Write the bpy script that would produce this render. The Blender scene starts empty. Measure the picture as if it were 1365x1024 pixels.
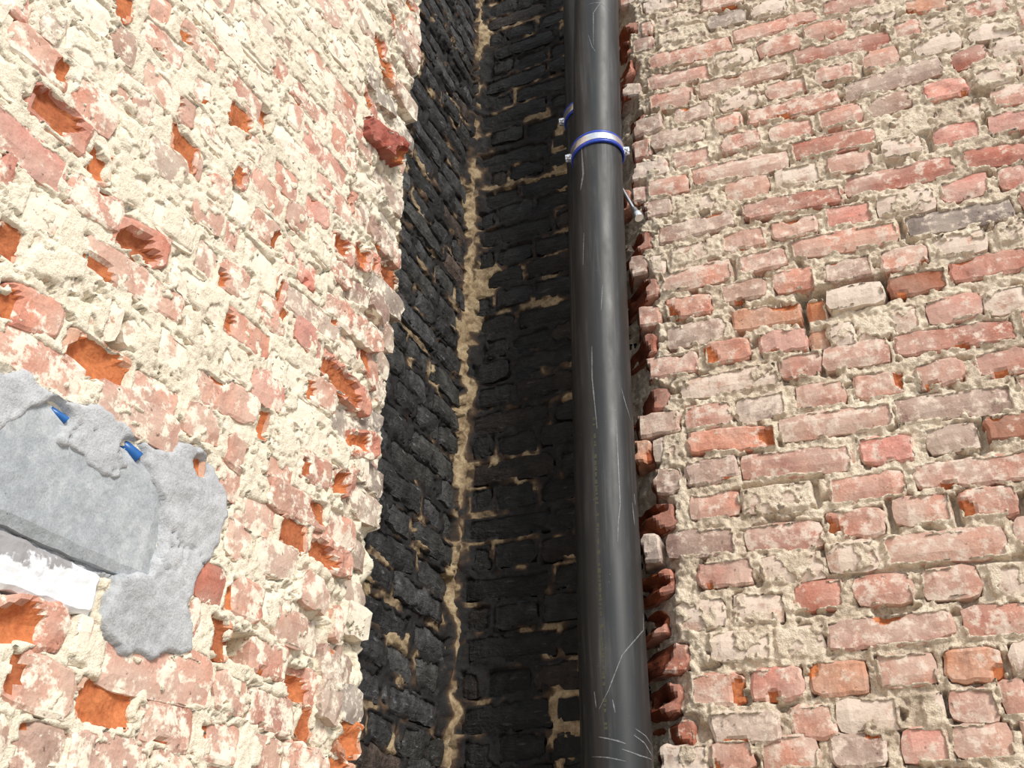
import bpy, math, random
import numpy as np
from mathutils import Vector, Matrix

# ------------------------------------------------------------------ camera, sky, sun, exposure
SCENE = bpy.context.scene
COL = SCENE.collection
EYE = 1.5                                   # eye height above the ground
CAM_RIGHT = [0.918296, 0.395722, 0.011715]
CAM_UP = [0.192327, -0.47178, 0.860485]
CAM_FWD = [-0.346039, 0.787926, 0.509342]
cam_data = bpy.data.cameras.new('camera')
cam_data.sensor_width = 36.0
cam_data.lens = 1290.0 / 1365.0 * 36.0
cam_data.clip_start = 0.05
camera = bpy.data.objects.new('camera', cam_data)
COL.objects.link(camera)
m = Matrix.Identity(4)
for i in range(3):
    m[i][0] = CAM_RIGHT[i]; m[i][1] = CAM_UP[i]; m[i][2] = -CAM_FWD[i]
m[2][3] = EYE
camera.matrix_world = m
SCENE.camera = camera

world = bpy.data.worlds.new('overcast_sky'); SCENE.world = world
world.use_nodes = True
bg = world.node_tree.nodes['Background']
bg.inputs[0].default_value = (0.86, 0.93, 1.0, 1.0)
bg.inputs[1].default_value = 0.95

sun_data = bpy.data.lights.new('hazy_sun', 'SUN')
sun_data.energy = 3.5
sun_data.angle = math.radians(16)
sun_data.color = (1.0, 0.95, 0.86)
sun = bpy.data.objects.new('hazy_sun', sun_data); COL.objects.link(sun)
sun.rotation_euler = Vector((0.66, -0.50, 0.56)).to_track_quat('Z', 'Y').to_euler()
sun.location = (3, -3, 6)

SCENE.view_settings.view_transform = 'Standard'
SCENE.view_settings.look = 'None'
SCENE.view_settings.gamma = 1.0
SCENE.view_settings.use_curve_mapping = False
SCENE.view_settings.exposure = 0.0

# ------------------------------------------------------------------ measured brickwork, millimetres:  from, to, height at from, height at to, kind
RIGHT_BRICKS = """
-377,-280,2119,2107,w;-432,-381,2068,2055,b;-380,-345,2043,2038,p;-340,-231,2059,2029,m;-223,-119,2055,2040,p;-437,-408,1995,1999,b;
-405,-347,1991,1984,g;-339,-217,1989,1966,m;-212,-122,1986,1976,G;-107,-18,1975,1958,w;-439,-408,1922,1925,b;-367,-164,1912,1894,p;-157,38,1910,1898,p;
55,172,1904,1891,p;-442,-390,1841,1835,g;-375,-221,1845,1826,p;-207,-119,1841,1836,w;-108,-14,1839,1830,p;0,90,1844,1834,p;103,197,1840,1836,w;
217,302,1831,1815,o;-443,-387,1757,1745,b;-374,-266,1776,1762,p;-256,-44,1768,1759,g;-33,174,1777,1758,r;182,241,1772,1759,p;247,315,1761,1758,m;
-426,-344,1704,1707,g;-320,-227,1705,1701,g;-210,-117,1698,1700,w;-104,-14,1699,1693,p;6,89,1702,1690,p;106,182,1705,1700,p;213,304,1698,1690,w;
320,407,1692,1684,w;-424,-379,1638,1636,p;-375,-251,1645,1636,g;-229,-163,1642,1640,p;-153,43,1636,1621,p;55,256,1632,1631,g;275,346,1627,1633,r;
353,414,1639,1629,w;-433,-340,1576,1562,w;-330,-244,1572,1564,p;-220,-129,1572,1574,p;-113,-17,1568,1564,p;-8,83,1569,1565,p;96,182,1569,1565,g;
206,291,1565,1556,q;303,382,1560,1562,w;-451,-434,1498,1506,b;-433,-398,1501,1499,p;-394,-299,1506,1498,p;-291,-80,1507,1490,p;-74,95,1503,1488,r;
126,201,1494,1491,m;214,306,1499,1492,m;325,397,1502,1494,p;-409,-343,1447,1444,g;-332,-239,1435,1431,m;-223,-129,1443,1436,p;-118,-23,1442,1434,w;
-8,83,1437,1430,p;102,178,1442,1435,w;199,288,1444,1435,q;302,382,1434,1431,q;-452,-394,1368,1368,b;-380,-209,1368,1369,g;-195,11,1373,1356,r;
18,226,1373,1361,r;242,357,1363,1349,r;-454,-407,1300,1303,g;-404,-365,1298,1289,w;-356,-245,1301,1300,m;-245,-153,1304,1301,p;-142,-49,1301,1300,p;
-31,59,1306,1301,q;66,176,1303,1290,w;189,275,1297,1299,q;288,344,1298,1294,q;-455,-387,1238,1234,b;-379,-229,1237,1235,p;-216,-119,1239,1238,p;
-107,97,1246,1230,p;111,301,1237,1224,G;313,342,1232,1230,r;-442,-389,1168,1162,c;-377,-280,1171,1160,c;-261,-167,1177,1174,g;-153,-71,1174,1169,p;
-54,37,1172,1168,g;52,138,1167,1168,p;153,243,1174,1165,w;257,316,1175,1175,w;-456,-402,1098,1096,b;-380,-258,1099,1098,g;-246,-107,1106,1099,o;
-101,-60,1097,1092,x;-57,48,1102,1099,X;56,159,1104,1103,R;165,300,1109,1108,r;-433,-319,1037,1032,p;-305,-214,1039,1035,c;-198,-105,1039,1033,q;
-105,-66,1030,1027,x;-65,-18,1027,1022,w;-16,44,1025,1027,m;50,98,1033,1027,w;109,203,1031,1030,q;207,280,1025,1026,w;-456,-383,969,964,b;
-361,-169,973,968,w;-164,-86,974,975,r;-85,34,976,972,p;43,242,976,966,r;253,280,973,973,p;-457,-366,906,905,g;-357,-267,906,901,p;-258,-163,900,903,W;
-146,-55,906,902,p;-42,47,906,899,c;67,146,901,906,p;165,251,904,903,r;-459,-427,855,853,o;-424,-358,852,850,m;-355,-188,852,836,c;-182,17,845,839,p;
20,211,842,833,g;-433,-373,783,779,g;-364,-265,787,785,g;-262,-65,785,770,p;-52,39,779,771,q;59,143,773,774,g;154,233,781,777,R;-458,-390,717,710,b;
-363,-269,718,718,p;-267,-139,715,712,m;-114,12,710,709,p;27,216,714,704,p;-459,-421,653,651,W;-412,-285,653,646,g;-270,-134,644,638,p;
-128,-32,649,645,c;-15,74,657,651,p;86,175,654,648,c;-457,-404,591,587,b;-360,-262,587,586,p;-247,-142,581,581,m;-137,-53,589,585,w;-43,144,589,581,p;
158,189,592,593,p;-461,-422,516,512,b;-406,-316,518,519,w;-304,-217,521,513,w;-198,-116,531,527,r;-100,-10,527,524,p;4,91,525,524,p;102,165,523,520,m;
-458,-386,453,449,b;-350,-244,459,453,w;-239,-159,456,453,m;-156,37,457,459,p;52,157,458,456,p;-442,-407,381,381,b;-388,-297,390,387,c;
-287,-201,391,389,q;-192,-101,391,390,o;-87,1,394,393,p;11,95,395,392,o;106,142,395,397,w;-441,-386,321,318,b;-360,-246,326,323,g;-232,-162,327,326,p;
-158,-65,331,329,w;-33,2,331,331,m;7,75,335,332,p;79,119,341,342,p;-459,-369,281,278,m;-364,-294,280,281,c;-282,-192,283,282,p;-175,-94,281,279,g;
-73,-3,282,282,q;1,85,282,283,p"""
LEFT_BRICKS = """
450,542,901,912,c;547,615,912,901,p;501,590,850,849,C;596,631,837,832,o;439,472,948,952,p;482,513,955,963,g;517,582,965,976,w;598,668,970,976,p;
702,766,974,967,o;575,616,1036,1031,g;634,691,1028,1025,p;700,741,1028,1035,c;561,596,1080,1096,o;613,693,1097,1106,p;719,758,1088,1098,p;
799,858,1110,1125,o;847,888,1089,1100,p;613,656,1142,1160,p;674,757,1157,1166,c;770,893,1167,1169,c;808,903,1228,1239,w;921,967,1238,1242,p;
766,867,1271,1280,m;918,1037,1294,1308,p;795,912,1350,1362,g;919,1037,1373,1388,m;1049,1097,1300,1297,p;946,1126,1407,1417,p;913,965,1490,1486,w;
1000,1076,1495,1504,w;947,1029,1544,1572,p;1051,1125,1543,1556,w;494,517,726,732,q;582,664,779,788,p;656,748,768,791,C;672,746,919,931,g;
636,694,834,856,m;772,833,907,909,p;837,876,907,910,p;537,622,711,732,m;515,555,653,662,o;561,638,664,680,m;628,798,716,734,c;795,842,836,837,p;
841,913,837,851,c;545,628,591,611,c;835,867,1015,1024,C;754,777,972,963,p;790,831,953,970,c;888,963,970,978,c;919,984,1094,1099,p;
1007,1080,1094,1114,q;964,1026,1046,1052,p;1013,1070,965,973,q;969,999,895,893,C;1106,1171,1034,1042,p;552,680,552,555,p;635,739,588,602,o;
660,707,644,656,m;699,837,554,563,p;744,824,594,601,p;765,823,671,665,w;836,913,596,611,p;841,975,652,672,p;873,983,776,784,c;930,1009,843,846,c;
1028,1107,857,858,q;993,1158,897,917,g;1099,1296,956,984,p;1110,1276,847,835,C;951,1033,712,722,q;1037,1121,722,727,w;1075,1163,776,788,c;
978,1011,668,662,o;979,1063,766,774,w;925,970,594,589,c;1018,1079,601,607,c;1091,1175,646,654,c;1145,1222,717,706,w;1025,1176,572,583,c;
916,967,551,548,p;960,1058,520,528,p;1065,1135,531,533,o;951,1012,479,477,p;1016,1114,476,485,p;1121,1201,465,461,p;913,970,402,408,r;
971,1051,406,407,c;1049,1131,415,411,w;911,935,352,355,p;955,996,347,342,o;1042,1123,344,345,p;1082,1161,397,399,p;1163,1213,408,404,g;
1130,1227,330,334,C;1228,1285,326,320,g;901,973,292,290,p;979,1047,284,283,p;1052,1159,277,280,p;1184,1225,287,284,o;647,737,279,288,C;
745,774,284,286,w;676,766,233,227,c;792,977,270,282,p;769,856,228,232,o;706,772,169,172,g;774,889,174,179,p;869,955,225,226,p;962,1045,222,224,c;
1068,1141,220,220,p;1096,1168,1085,1089,C;1122,1166,1221,1219,C;1155,1220,1677,1685,C;1134,1194,1503,1475,C;1146,1306,1403,1472,B;
1146,1267,1272,1329,w;1226,1281,1138,1156,C;1184,1270,1536,1575,G;1159,1298,760,797,G;1225,1315,744,775,C;1181,1251,651,679,C;1235,1302,950,913,C;
1292,1350,590,578,g;1281,1367,516,506,g;1247,1269,451,433,p;1271,1330,395,376,g;1221,1276,383,368,g;1077,1154,1660,1643,g;1188,1240,1809,1787,C;
1224,1315,1219,1219,g;1148,1236,1197,1214,w;1162,1250,1030,1058,g;1174,1238,1115,1132,C;1254,1309,1069,1055,g;866,898,547,545,o;1287,1365,1979,1980,C;
1222,1286,1905,1905,g;1300,1365,1909,1906,p;1162,1256,1834,1834,o;1270,1365,1838,1834,p;1128,1181,1797,1800,p;1247,1365,1796,1798,g;
1025,1148,1680,1683,w;1227,1289,1682,1684,p;1303,1365,1683,1684,p;1006,1070,1653,1651,q;1161,1256,1654,1649,o;1270,1365,1652,1651,g;
1132,1177,1552,1552,G;1277,1365,1557,1552,G;871,906,1491,1491,m;1083,1127,1490,1495,w;1201,1276,1491,1490,m;1290,1365,1493,1494,p;813,939,1427,1428,m;
1313,1365,1426,1424,m;1044,1198,1369,1368,p;1212,1365,1366,1368,g;705,759,1296,1295,p;874,911,1293,1294,p;1104,1139,1294,1295,p;1274,1365,1297,1293,G;
651,801,1229,1228,w;974,1115,1229,1227,q;1173,1217,1230,1230,g;1322,1365,1230,1229,p;900,1014,1169,1169,w;1028,1141,1165,1164,p;1288,1365,1165,1168,o;
1245,1365,1101,1102,G;489,568,1036,1038,w;748,828,1040,1036,w;874,957,1041,1036,p;1033,1099,1037,1036,m;1316,1365,1037,1037,g;838,881,965,969,w;
970,1006,969,969,p;1303,1365,969,967,g;401,443,914,910,w;622,665,910,913,w;883,962,911,909,w;1165,1228,914,914,m;1309,1365,913,912,g;424,494,844,843,m;
701,788,843,844,m;1283,1365,844,845,G;447,575,779,776,q;755,866,779,775,w;1322,1365,776,774,p;805,868,723,723,m;882,944,721,722,m;1229,1290,723,720,m;
1304,1365,723,723,G;714,758,662,662,m;1018,1084,658,659,m;1258,1365,662,663,g;1183,1285,591,593,p;1142,1274,536,541,C;1276,1365,468,468,m;
1292,1365,340,339,G;1232,1292,286,284,m;1306,1365,284,285,o;1148,1250,227,223,p;1264,1365,229,229,o;656,699,174,175,w;896,979,176,175,w;
993,1075,171,174,p;1089,1172,175,171,o;1186,1268,171,171,C;1282,1365,175,172,o;665,753,108,110,m;767,855,111,110,w;869,957,113,109,w;
971,1059,108,109,m;1073,1161,112,110,G;1175,1263,109,110,C;1277,1365,112,109,G"""
RIGHT_BEYOND = """
-268,-184,2113;-172,15,2113;27,214,2113;226,310,2113;322,406,2113;418,502,2113;514,598,2113;610,682,2113;-107,-23,2047;-11,176,2047;188,272,2047;
284,368,2047;380,567,2047;579,663,2047;-6,78,1982;90,174,1982;186,373,1982;385,572,1982;584,668,1982;184,268,1907;280,364,1907;376,460,1907;
472,556,1907;568,682,1907;314,501,1835;513,597,1835;609,682,1835;327,411,1763;423,507,1763;519,682,1763;419,503,1698;515,682,1698;426,510,1635;
522,682,1635;394,478,1566;490,574,1566;586,682,1566;409,493,1498;505,682,1498;394,581,1437;593,677,1437;369,556,1365;568,652,1365;356,440,1299;
452,536,1299;548,632,1299;354,438,1235;450,534,1235;546,630,1235;328,412,1170;424,508,1170;520,604,1170;616,682,1170;312,396,1101;408,595,1101;
607,682,1101;292,376,1030;388,472,1030;484,568,1030;580,664,1030;292,479,972;491,575,972;587,671,972;263,347,903;359,443,903;455,539,903;551,635,903;
223,307,846;319,506,846;518,602,846;614,682,846;245,329,779;341,425,779;437,521,779;533,617,779;629,682,779;228,312,713;324,408,713;420,504,713;
516,600,713;612,682,713;187,374,649;386,470,649;482,566,649;578,662,649;201,285,587;297,381,587;393,477,587;489,573,587;585,669,587;177,364,521;
376,460,521;472,659,521;169,253,455;265,349,455;361,445,455;457,541,455;553,682,455;154,238,390;250,334,390;346,430,390;442,629,390;131,215,329;
227,414,329;426,510,329;522,606,329;618,682,329;97,284,281;296,380,281;392,579,281;591,675,281;-430,-243,2180;-231,-147,2180;-135,52,2180;64,148,2180;
160,347,2180;359,443,2180;455,642,2180;-430,-346,2246;-334,-250,2246;-238,-154,2246;-142,-58,2246;-46,38,2246;50,134,2246;146,333,2246;345,532,2246;
544,628,2246;-430,-346,2312;-334,-250,2312;-238,-154,2312;-142,45,2312;57,141,2312;153,237,2312;249,436,2312;448,635,2312;-430,-346,220;-334,-147,220;
-135,-51,220;-39,45,220;57,141,220;153,237,220;249,333,220;345,532,220;544,628,220;-430,-346,158;-334,-250,158;-238,-154,158;-142,45,158;57,244,158;
256,443,158;455,539,158;551,635,158;-430,-243,95;-231,-147,95;-135,-51,95;-39,45,95;57,141,95;153,237,95;249,333,95;345,532,95;544,628,95"""
LEFT_BEYOND = """
1185,1368,2113;1089,1169,2113;890,1073,2113;794,874,2113;595,778,2113;396,579,2113;197,380,2113;-2,181,2113;1243,1323,2047;1147,1227,2047;
1051,1131,2047;852,1035,2047;756,836,2047;660,740,2047;564,644,2047;468,548,2047;372,452,2047;276,356,2047;180,260,2047;-19,164,2047;1188,1268,1982;
1092,1172,1982;996,1076,1982;900,980,1982;804,884,1982;708,788,1982;509,692,1982;310,493,1982;214,294,1982;118,198,1982;1123,1203,1907;924,1107,1907;
725,908,1907;526,709,1907;430,510,1907;334,414,1907;135,318,1907;1063,1143,1835;967,1047,1835;768,951,1835;569,752,1835;473,553,1835;274,457,1835;
75,258,1835;1029,1109,1798;933,1013,1798;837,917,1798;741,821,1798;542,725,1798;446,526,1798;350,430,1798;254,334,1798;55,238,1798;926,1006,1681;
830,910,1681;631,814,1681;535,615,1681;336,519,1681;240,320,1681;144,224,1681;907,987,1652;811,891,1652;715,795,1652;516,699,1652;317,500,1652;
221,301,1652;125,205,1652;828,908,1554;732,812,1554;533,716,1554;334,517,1554;238,318,1554;142,222,1554;772,852,1492;676,756,1492;580,660,1492;
484,564,1492;388,468,1492;292,372,1492;196,276,1492;100,180,1492;714,794,1425;618,698,1425;522,602,1425;426,506,1425;330,410,1425;234,314,1425;
138,218,1425;564,747,1368;365,548,1368;166,349,1368;70,150,1368;606,686,1294;407,590,1294;311,391,1294;215,295,1294;16,199,1294;552,632,1228;
456,536,1228;257,440,1228;161,241,1228;-38,145,1228;395,578,1167;196,379,1167;-3,180,1167;342,525,1101;246,326,1101;47,230,1101;287,470,1038;
88,271,1038;331,411,967;235,315,967;139,219,967;302,382,911;206,286,911;110,190,911;325,405,844;229,309,844;30,213,844;245,428,776;149,229,776;
367,447,721;271,351,721;175,255,721;-24,159,721;389,469,661;293,373,661;197,277,661;101,181,661;412,492,594;213,396,594;117,197,594;430,510,539;
231,414,539;32,215,539;-38,145,466;191,271,398;95,175,398;500,580,340;404,484,340;308,388,340;212,292,340;13,196,340;519,599,283;320,503,283;
224,304,283;128,208,283;436,619,226;340,420,226;244,324,226;148,228,226;454,637,174;255,438,174;159,239,174;-40,143,174;566,646,110;470,550,110;
374,454,110;278,358,110;79,262,110;1268,1348,2179;1172,1252,2179;1076,1156,2179;877,1060,2179;781,861,2179;582,765,2179;1268,1348,2245;1172,1252,2245;
973,1156,2245;774,957,2245;678,758,2245;1268,1348,2311;1172,1252,2311;973,1156,2311;774,957,2311;678,758,2311;1268,1348,2377;1172,1252,2377;
1076,1156,2377;980,1060,2377;884,964,2377;788,868,2377;589,772,2377"""
ROWS = [2113, 2047, 1982, 1907, 1835, 1763, 1698, 1635, 1566, 1498, 1437, 1365, 1299, 1235, 1170, 1101, 1030, 972, 903, 846, 779, 713, 649, 587, 521, 455, 390, 329, 281]
LEFT_ROWS = [2113, 2047, 1982, 1907, 1835, 1798, 1681, 1652, 1554, 1492, 1425, 1368, 1294, 1228, 1167, 1101, 1038, 967, 911, 844, 776, 721, 661, 594, 539, 466, 398, 340, 283, 226, 174, 110]

def table(s):
    out = []
    for e in s.replace('\n', '').split(';'):
        q = e.split(',')
        if len(q) >= 3:
            out.append([float(x) / 1000 for x in q[:4]] + q[4:] if len(q) > 3 else [float(x) / 1000 for x in q])
    return out

Y_RIGHT, X_LEFT = 1.65, -0.828              # planes of the two brick faces
Y_BACK, X_SOOT = 1.735, -0.883              # planes of the soot-blackened chase
RNG = random.Random(11)

# ------------------------------------------------------------------ noise
def hash2(ix, iy, seed):
    n = (ix.astype(np.int64) * 374761393 + iy.astype(np.int64) * 668265263 + seed * 974634777) & 0xffffffff
    n = ((n ^ (n >> 13)) * 1274126177) & 0xffffffff
    n = ((n ^ (n >> 16)) * 2246822519) & 0xffffffff
    return ((n ^ (n >> 15)) & 0xffffff) / float(0xffffff)

def vnoise(x, y, seed):
    x = np.asarray(x, float); y = np.asarray(y, float)
    ix = np.floor(x); iy = np.floor(y); fx = x - ix; fy = y - iy
    fx = fx * fx * (3 - 2 * fx); fy = fy * fy * (3 - 2 * fy)
    a = hash2(ix, iy, seed); b = hash2(ix + 1, iy, seed); c = hash2(ix, iy + 1, seed); d = hash2(ix + 1, iy + 1, seed)
    return (a * (1 - fx) + b * fx) * (1 - fy) + (c * (1 - fx) + d * fx) * fy

def fbm(x, y, seed, octaves=4, gain=0.55):
    s = 0; a = 1.0; t = 0
    for k in range(octaves):
        s = s + a * vnoise(x * 2 ** k + 17.3 * k, y * 2 ** k - 9.1 * k, seed + k * 31); t += a; a *= gain
    return s / t

def sstep(a, b, x):
    t = np.clip((x - a) / (b - a), 0, 1); return t * t * (3 - 2 * t)

def even(f, k=0.075):
    return 1 / (1 + np.exp(-(f - 0.5) / k))

# ------------------------------------------------------------------ objects
def link(name, me, mat=None, parent=None, loc=(0, 0, 0)):
    o = bpy.data.objects.new(name, me); COL.objects.link(o)
    mats = mat if isinstance(mat, (list, tuple)) else [mat]
    if me is not None:
        for k in mats:
            if k: me.materials.append(k)
    o.parent = parent; o.location = loc
    return o

def mesh_np(name, co, quads, smooth=True, mat_index=None):
    me = bpy.data.meshes.new(name)
    co = np.asarray(co, np.float32); quads = np.asarray(quads, np.int32)
    nf, k = quads.shape
    me.vertices.add(len(co)); me.vertices.foreach_set('co', co.ravel())
    me.loops.add(nf * k); me.loops.foreach_set('vertex_index', quads.ravel())
    me.polygons.add(nf); me.polygons.foreach_set('loop_start', np.arange(0, nf * k, k, dtype=np.int32))
    me.polygons.foreach_set('use_smooth', np.full(nf, smooth, dtype=bool))
    if mat_index is not None: me.polygons.foreach_set('material_index', np.asarray(mat_index, np.int32))
    me.update(calc_edges=True)
    return me

class Frame:
    """a wall: u along it, v up, w out of its face"""
    def __init__(self, kind, plane): self.kind = kind; self.plane = plane
    def pt(self, u, v, w):
        u = np.asarray(u, float); v = np.asarray(v, float); w = np.asarray(w, float)
        if self.kind == 'R': return np.stack(np.broadcast_arrays(u, self.plane - w, v + EYE), -1)
        return np.stack(np.broadcast_arrays(self.plane + w, u, v + EYE), -1)
    def vec(self, u, v, w):
        if self.kind == 'R': return np.stack(np.broadcast_arrays(u, -w, v), -1)
        return np.stack(np.broadcast_arrays(w, u, v), -1)

RIGHT = Frame('R', Y_RIGHT); LEFT = Frame('L', X_LEFT); BACK = Frame('R', Y_BACK); SOOT = Frame('L', X_SOOT)

def grid_quads(nu, nv):
    i = np.arange(nu - 1)[:, None] * nv + np.arange(nv - 1)[None, :]
    return np.stack([i, i + nv, i + nv + 1, i + 1], -1).reshape(-1, 4)

def poly_mask(px, py, poly):
    c = np.zeros(np.broadcast(px, py).shape, bool)
    for k in range(len(poly)):
        x1, y1 = poly[k]; x2, y2 = poly[k - 1]
        if y1 == y2: continue
        c ^= ((y1 > py) != (y2 > py)) & (px < (x2 - x1) * (py - y1) / (y2 - y1) + x1)
    return c

def poly_dist(px, py, poly):
    d = np.full(np.broadcast(px, py).shape, 1e3)
    for k in range(len(poly)):
        x1, y1 = poly[k]; x2, y2 = poly[k - 1]
        dx, dy = x2 - x1, y2 - y1
        t = np.clip(((px - x1) * dx + (py - y1) * dy) / (dx * dx + dy * dy + 1e-12), 0, 1)
        d = np.minimum(d, np.hypot(px - x1 - t * dx, py - y1 - t * dy))
    return d

# ------------------------------------------------------------------ materials
def new_mat(name):
    mt = bpy.data.materials.new(name); mt.use_nodes = True
    nt = mt.node_tree
    return mt, nt, nt.nodes['Principled BSDF']

def N(nt, typ, **kw):
    n = nt.nodes.new(typ)
    for k, v in kw.items(): setattr(n, k, v)
    return n

def L(nt, a, b): nt.links.new(a, b)

def noise(nt, vec, scale, detail=4.0, rough=0.6):
    n = N(nt, 'ShaderNodeTexNoise'); n.inputs['Scale'].default_value = scale
    n.inputs['Detail'].default_value = detail; n.inputs['Roughness'].default_value = rough
    L(nt, vec, n.inputs['Vector']); return n.outputs['Fac']

def ramp(nt, fac, stops):
    r = N(nt, 'ShaderNodeValToRGB'); e = r.color_ramp.elements
    while len(e) < len(stops): e.new(0.5)
    for k, (p, c) in enumerate(stops):
        e[k].position = p; e[k].color = (c[0], c[1], c[2], 1) if isinstance(c, (tuple, list)) else (c, c, c, 1)
    L(nt, fac, r.inputs['Fac']); return r.outputs['Color']

def mix(nt, fac, a, b, mode='MIX'):
    n = N(nt, 'ShaderNodeMix', data_type='RGBA', blend_type=mode)
    for sock, v in ((n.inputs[0], fac), (n.inputs[6], a), (n.inputs[7], b)):
        if isinstance(v, (int, float)): sock.default_value = v
        elif isinstance(v, tuple): sock.default_value = (v[0], v[1], v[2], 1)
        else: L(nt, v, sock)
    return n.outputs[2]

def math_(nt, op, a, b=None):
    n = N(nt, 'ShaderNodeMath', operation=op)
    for k, v in enumerate((a, b)):
        if v is None: continue
        if isinstance(v, (int, float)): n.inputs[k].default_value = v
        else: L(nt, v, n.inputs[k])
    return n.outputs[0]

def bump(nt, bsdf, height, strength, dist):
    b = N(nt, 'ShaderNodeBump'); b.inputs['Strength'].default_value = strength; b.inputs['Distance'].default_value = dist
    L(nt, height, b.inputs['Height']); L(nt, b.outputs['Normal'], bsdf.inputs['Normal'])

def coords(nt, offset=True):
    tc = N(nt, 'ShaderNodeTexCoord'); oi = N(nt, 'ShaderNodeObjectInfo')
    if not offset: return tc.outputs['Object'], oi
    v = N(nt, 'ShaderNodeVectorMath', operation='MULTIPLY_ADD')
    c = N(nt, 'ShaderNodeCombineXYZ')
    for k in range(3): L(nt, oi.outputs['Random'], c.inputs[k])
    v.inputs[1].default_value = (37.0, 53.0, 71.0)
    L(nt, c.outputs[0], v.inputs[0]); L(nt, tc.outputs['Object'], v.inputs[2])
    return v.outputs[0], oi

def brick_material(name, lime, film=0.52, patch_scale=48, soft=0.10, bias=0.0, speck=0.5, rough=0.9):
    """face of an old brick: the colour of the brick itself, clouded, under a thin lime film and harder lime patches (amount = the brick's alpha), with dark specks"""
    mt, nt, b = new_mat(name)
    v, oi = coords(nt)
    n0 = noise(nt, v, 13, 3, 0.5); n1 = noise(nt, v, 24, 5, 0.62); n2 = noise(nt, v, patch_scale, 6, 0.66); n3 = noise(nt, v, 300, 3, 0.6); n4 = noise(nt, v, 110, 3, 0.6)
    c = mix(nt, 1.0, oi.outputs['Color'], ramp(nt, n1, [(0.30, (0.72, 0.64, 0.66)), (0.5, (1, 1, 1)), (0.72, (1.15, 1.10, 1.08))]), 'MULTIPLY')
    c = mix(nt, 1.0, c, ramp(nt, n3, [(0.3, 0.82), (0.6, 1.05)]), 'MULTIPLY')
    ff = math_(nt, 'MULTIPLY', ramp(nt, n0, [(0.34, 0.0), (0.62, 1.0)]), math_(nt, 'MULTIPLY', oi.outputs['Alpha'], film * 2.0))
    c = mix(nt, math_(nt, 'MINIMUM', ff, 0.85), c, tuple(q * 0.86 for q in lime))
    a = math_(nt, 'SUBTRACT', math_(nt, 'ADD', math_(nt, 'MULTIPLY', n2, 0.88), math_(nt, 'MULTIPLY', n3, 0.12)), math_(nt, 'SUBTRACT', 0.72 - bias, math_(nt, 'MULTIPLY', oi.outputs['Alpha'], 0.33)))
    f = N(nt, 'ShaderNodeMapRange'); f.inputs[1].default_value = -soft / 2; f.inputs[2].default_value = soft / 2
    L(nt, a, f.inputs[0])
    c = mix(nt, math_(nt, 'MULTIPLY', f.outputs[0], 0.90), c, lime)
    d = ramp(nt, n4, [(0.27, speck), (0.34, 1.0)])
    c = mix(nt, 1.0, c, d, 'MULTIPLY')
    L(nt, c, b.inputs['Base Color']); b.inputs['Roughness'].default_value = rough
    b.inputs['Specular IOR Level'].default_value = 0.2
    bump(nt, b, math_(nt, 'ADD', math_(nt, 'MULTIPLY', n2, 0.8), math_(nt, 'ADD', n4, math_(nt, 'MULTIPLY', n3, 0.4))), 0.5, 0.003)
    return mt

def fracture_material(name, lo, hi):
    mt, nt, b = new_mat(name)
    v, oi = coords(nt)
    n1 = noise(nt, v, 30, 5, 0.65); n2 = noise(nt, v, 180, 4, 0.7)
    c = ramp(nt, n1, [(0.3, lo), (0.7, hi)])
    c = mix(nt, 1.0, c, ramp(nt, n2, [(0.3, 0.72), (0.65, 1.1)]), 'MULTIPLY')
    c = mix(nt, 1.0, c, ramp(nt, oi.outputs['Random'], [(0.0, (0.72, 0.70, 0.75)), (1.0, (1.12, 1.12, 1.05))]), 'MULTIPLY')
    L(nt, c, b.inputs['Base Color']); b.inputs['Roughness'].default_value = 0.95
    b.inputs['Specular IOR Level'].default_value = 0.15
    bump(nt, b, math_(nt, 'ADD', n1, math_(nt, 'MULTIPLY', n2, 0.5)), 0.6, 0.004)
    return mt

def mortar_material(name, pale, mid, dark, grain=1.0):
    mt, nt, b = new_mat(name)
    v, oi = coords(nt, False)
    n1 = noise(nt, v, 7, 5, 0.6); n2 = noise(nt, v, 70, 5, 0.7); n3 = noise(nt, v, 420, 3, 0.6); n4 = noise(nt, v, 150, 4, 0.65)
    c = ramp(nt, math_(nt, 'ADD', math_(nt, 'MULTIPLY', n1, 0.45), math_(nt, 'MULTIPLY', n2, 0.55)), [(0.33, dark), (0.48, mid), (0.62, pale)])
    c = mix(nt, 1.0, c, ramp(nt, n4, [(0.26, 0.45), (0.34, 1.0)]), 'MULTIPLY')
    c = mix(nt, 1.0, c, ramp(nt, n3, [(0.3, 0.82), (0.6, 1.05)]), 'MULTIPLY')
    L(nt, c, b.inputs['Base Color']); b.inputs['Roughness'].default_value = 0.97
    b.inputs['Specular IOR Level'].default_value = 0.1
    bump(nt, b, math_(nt, 'ADD', n4, math_(nt, 'MULTIPLY', n3, 0.6)), 0.8 * grain, 0.004)
    return mt

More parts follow.
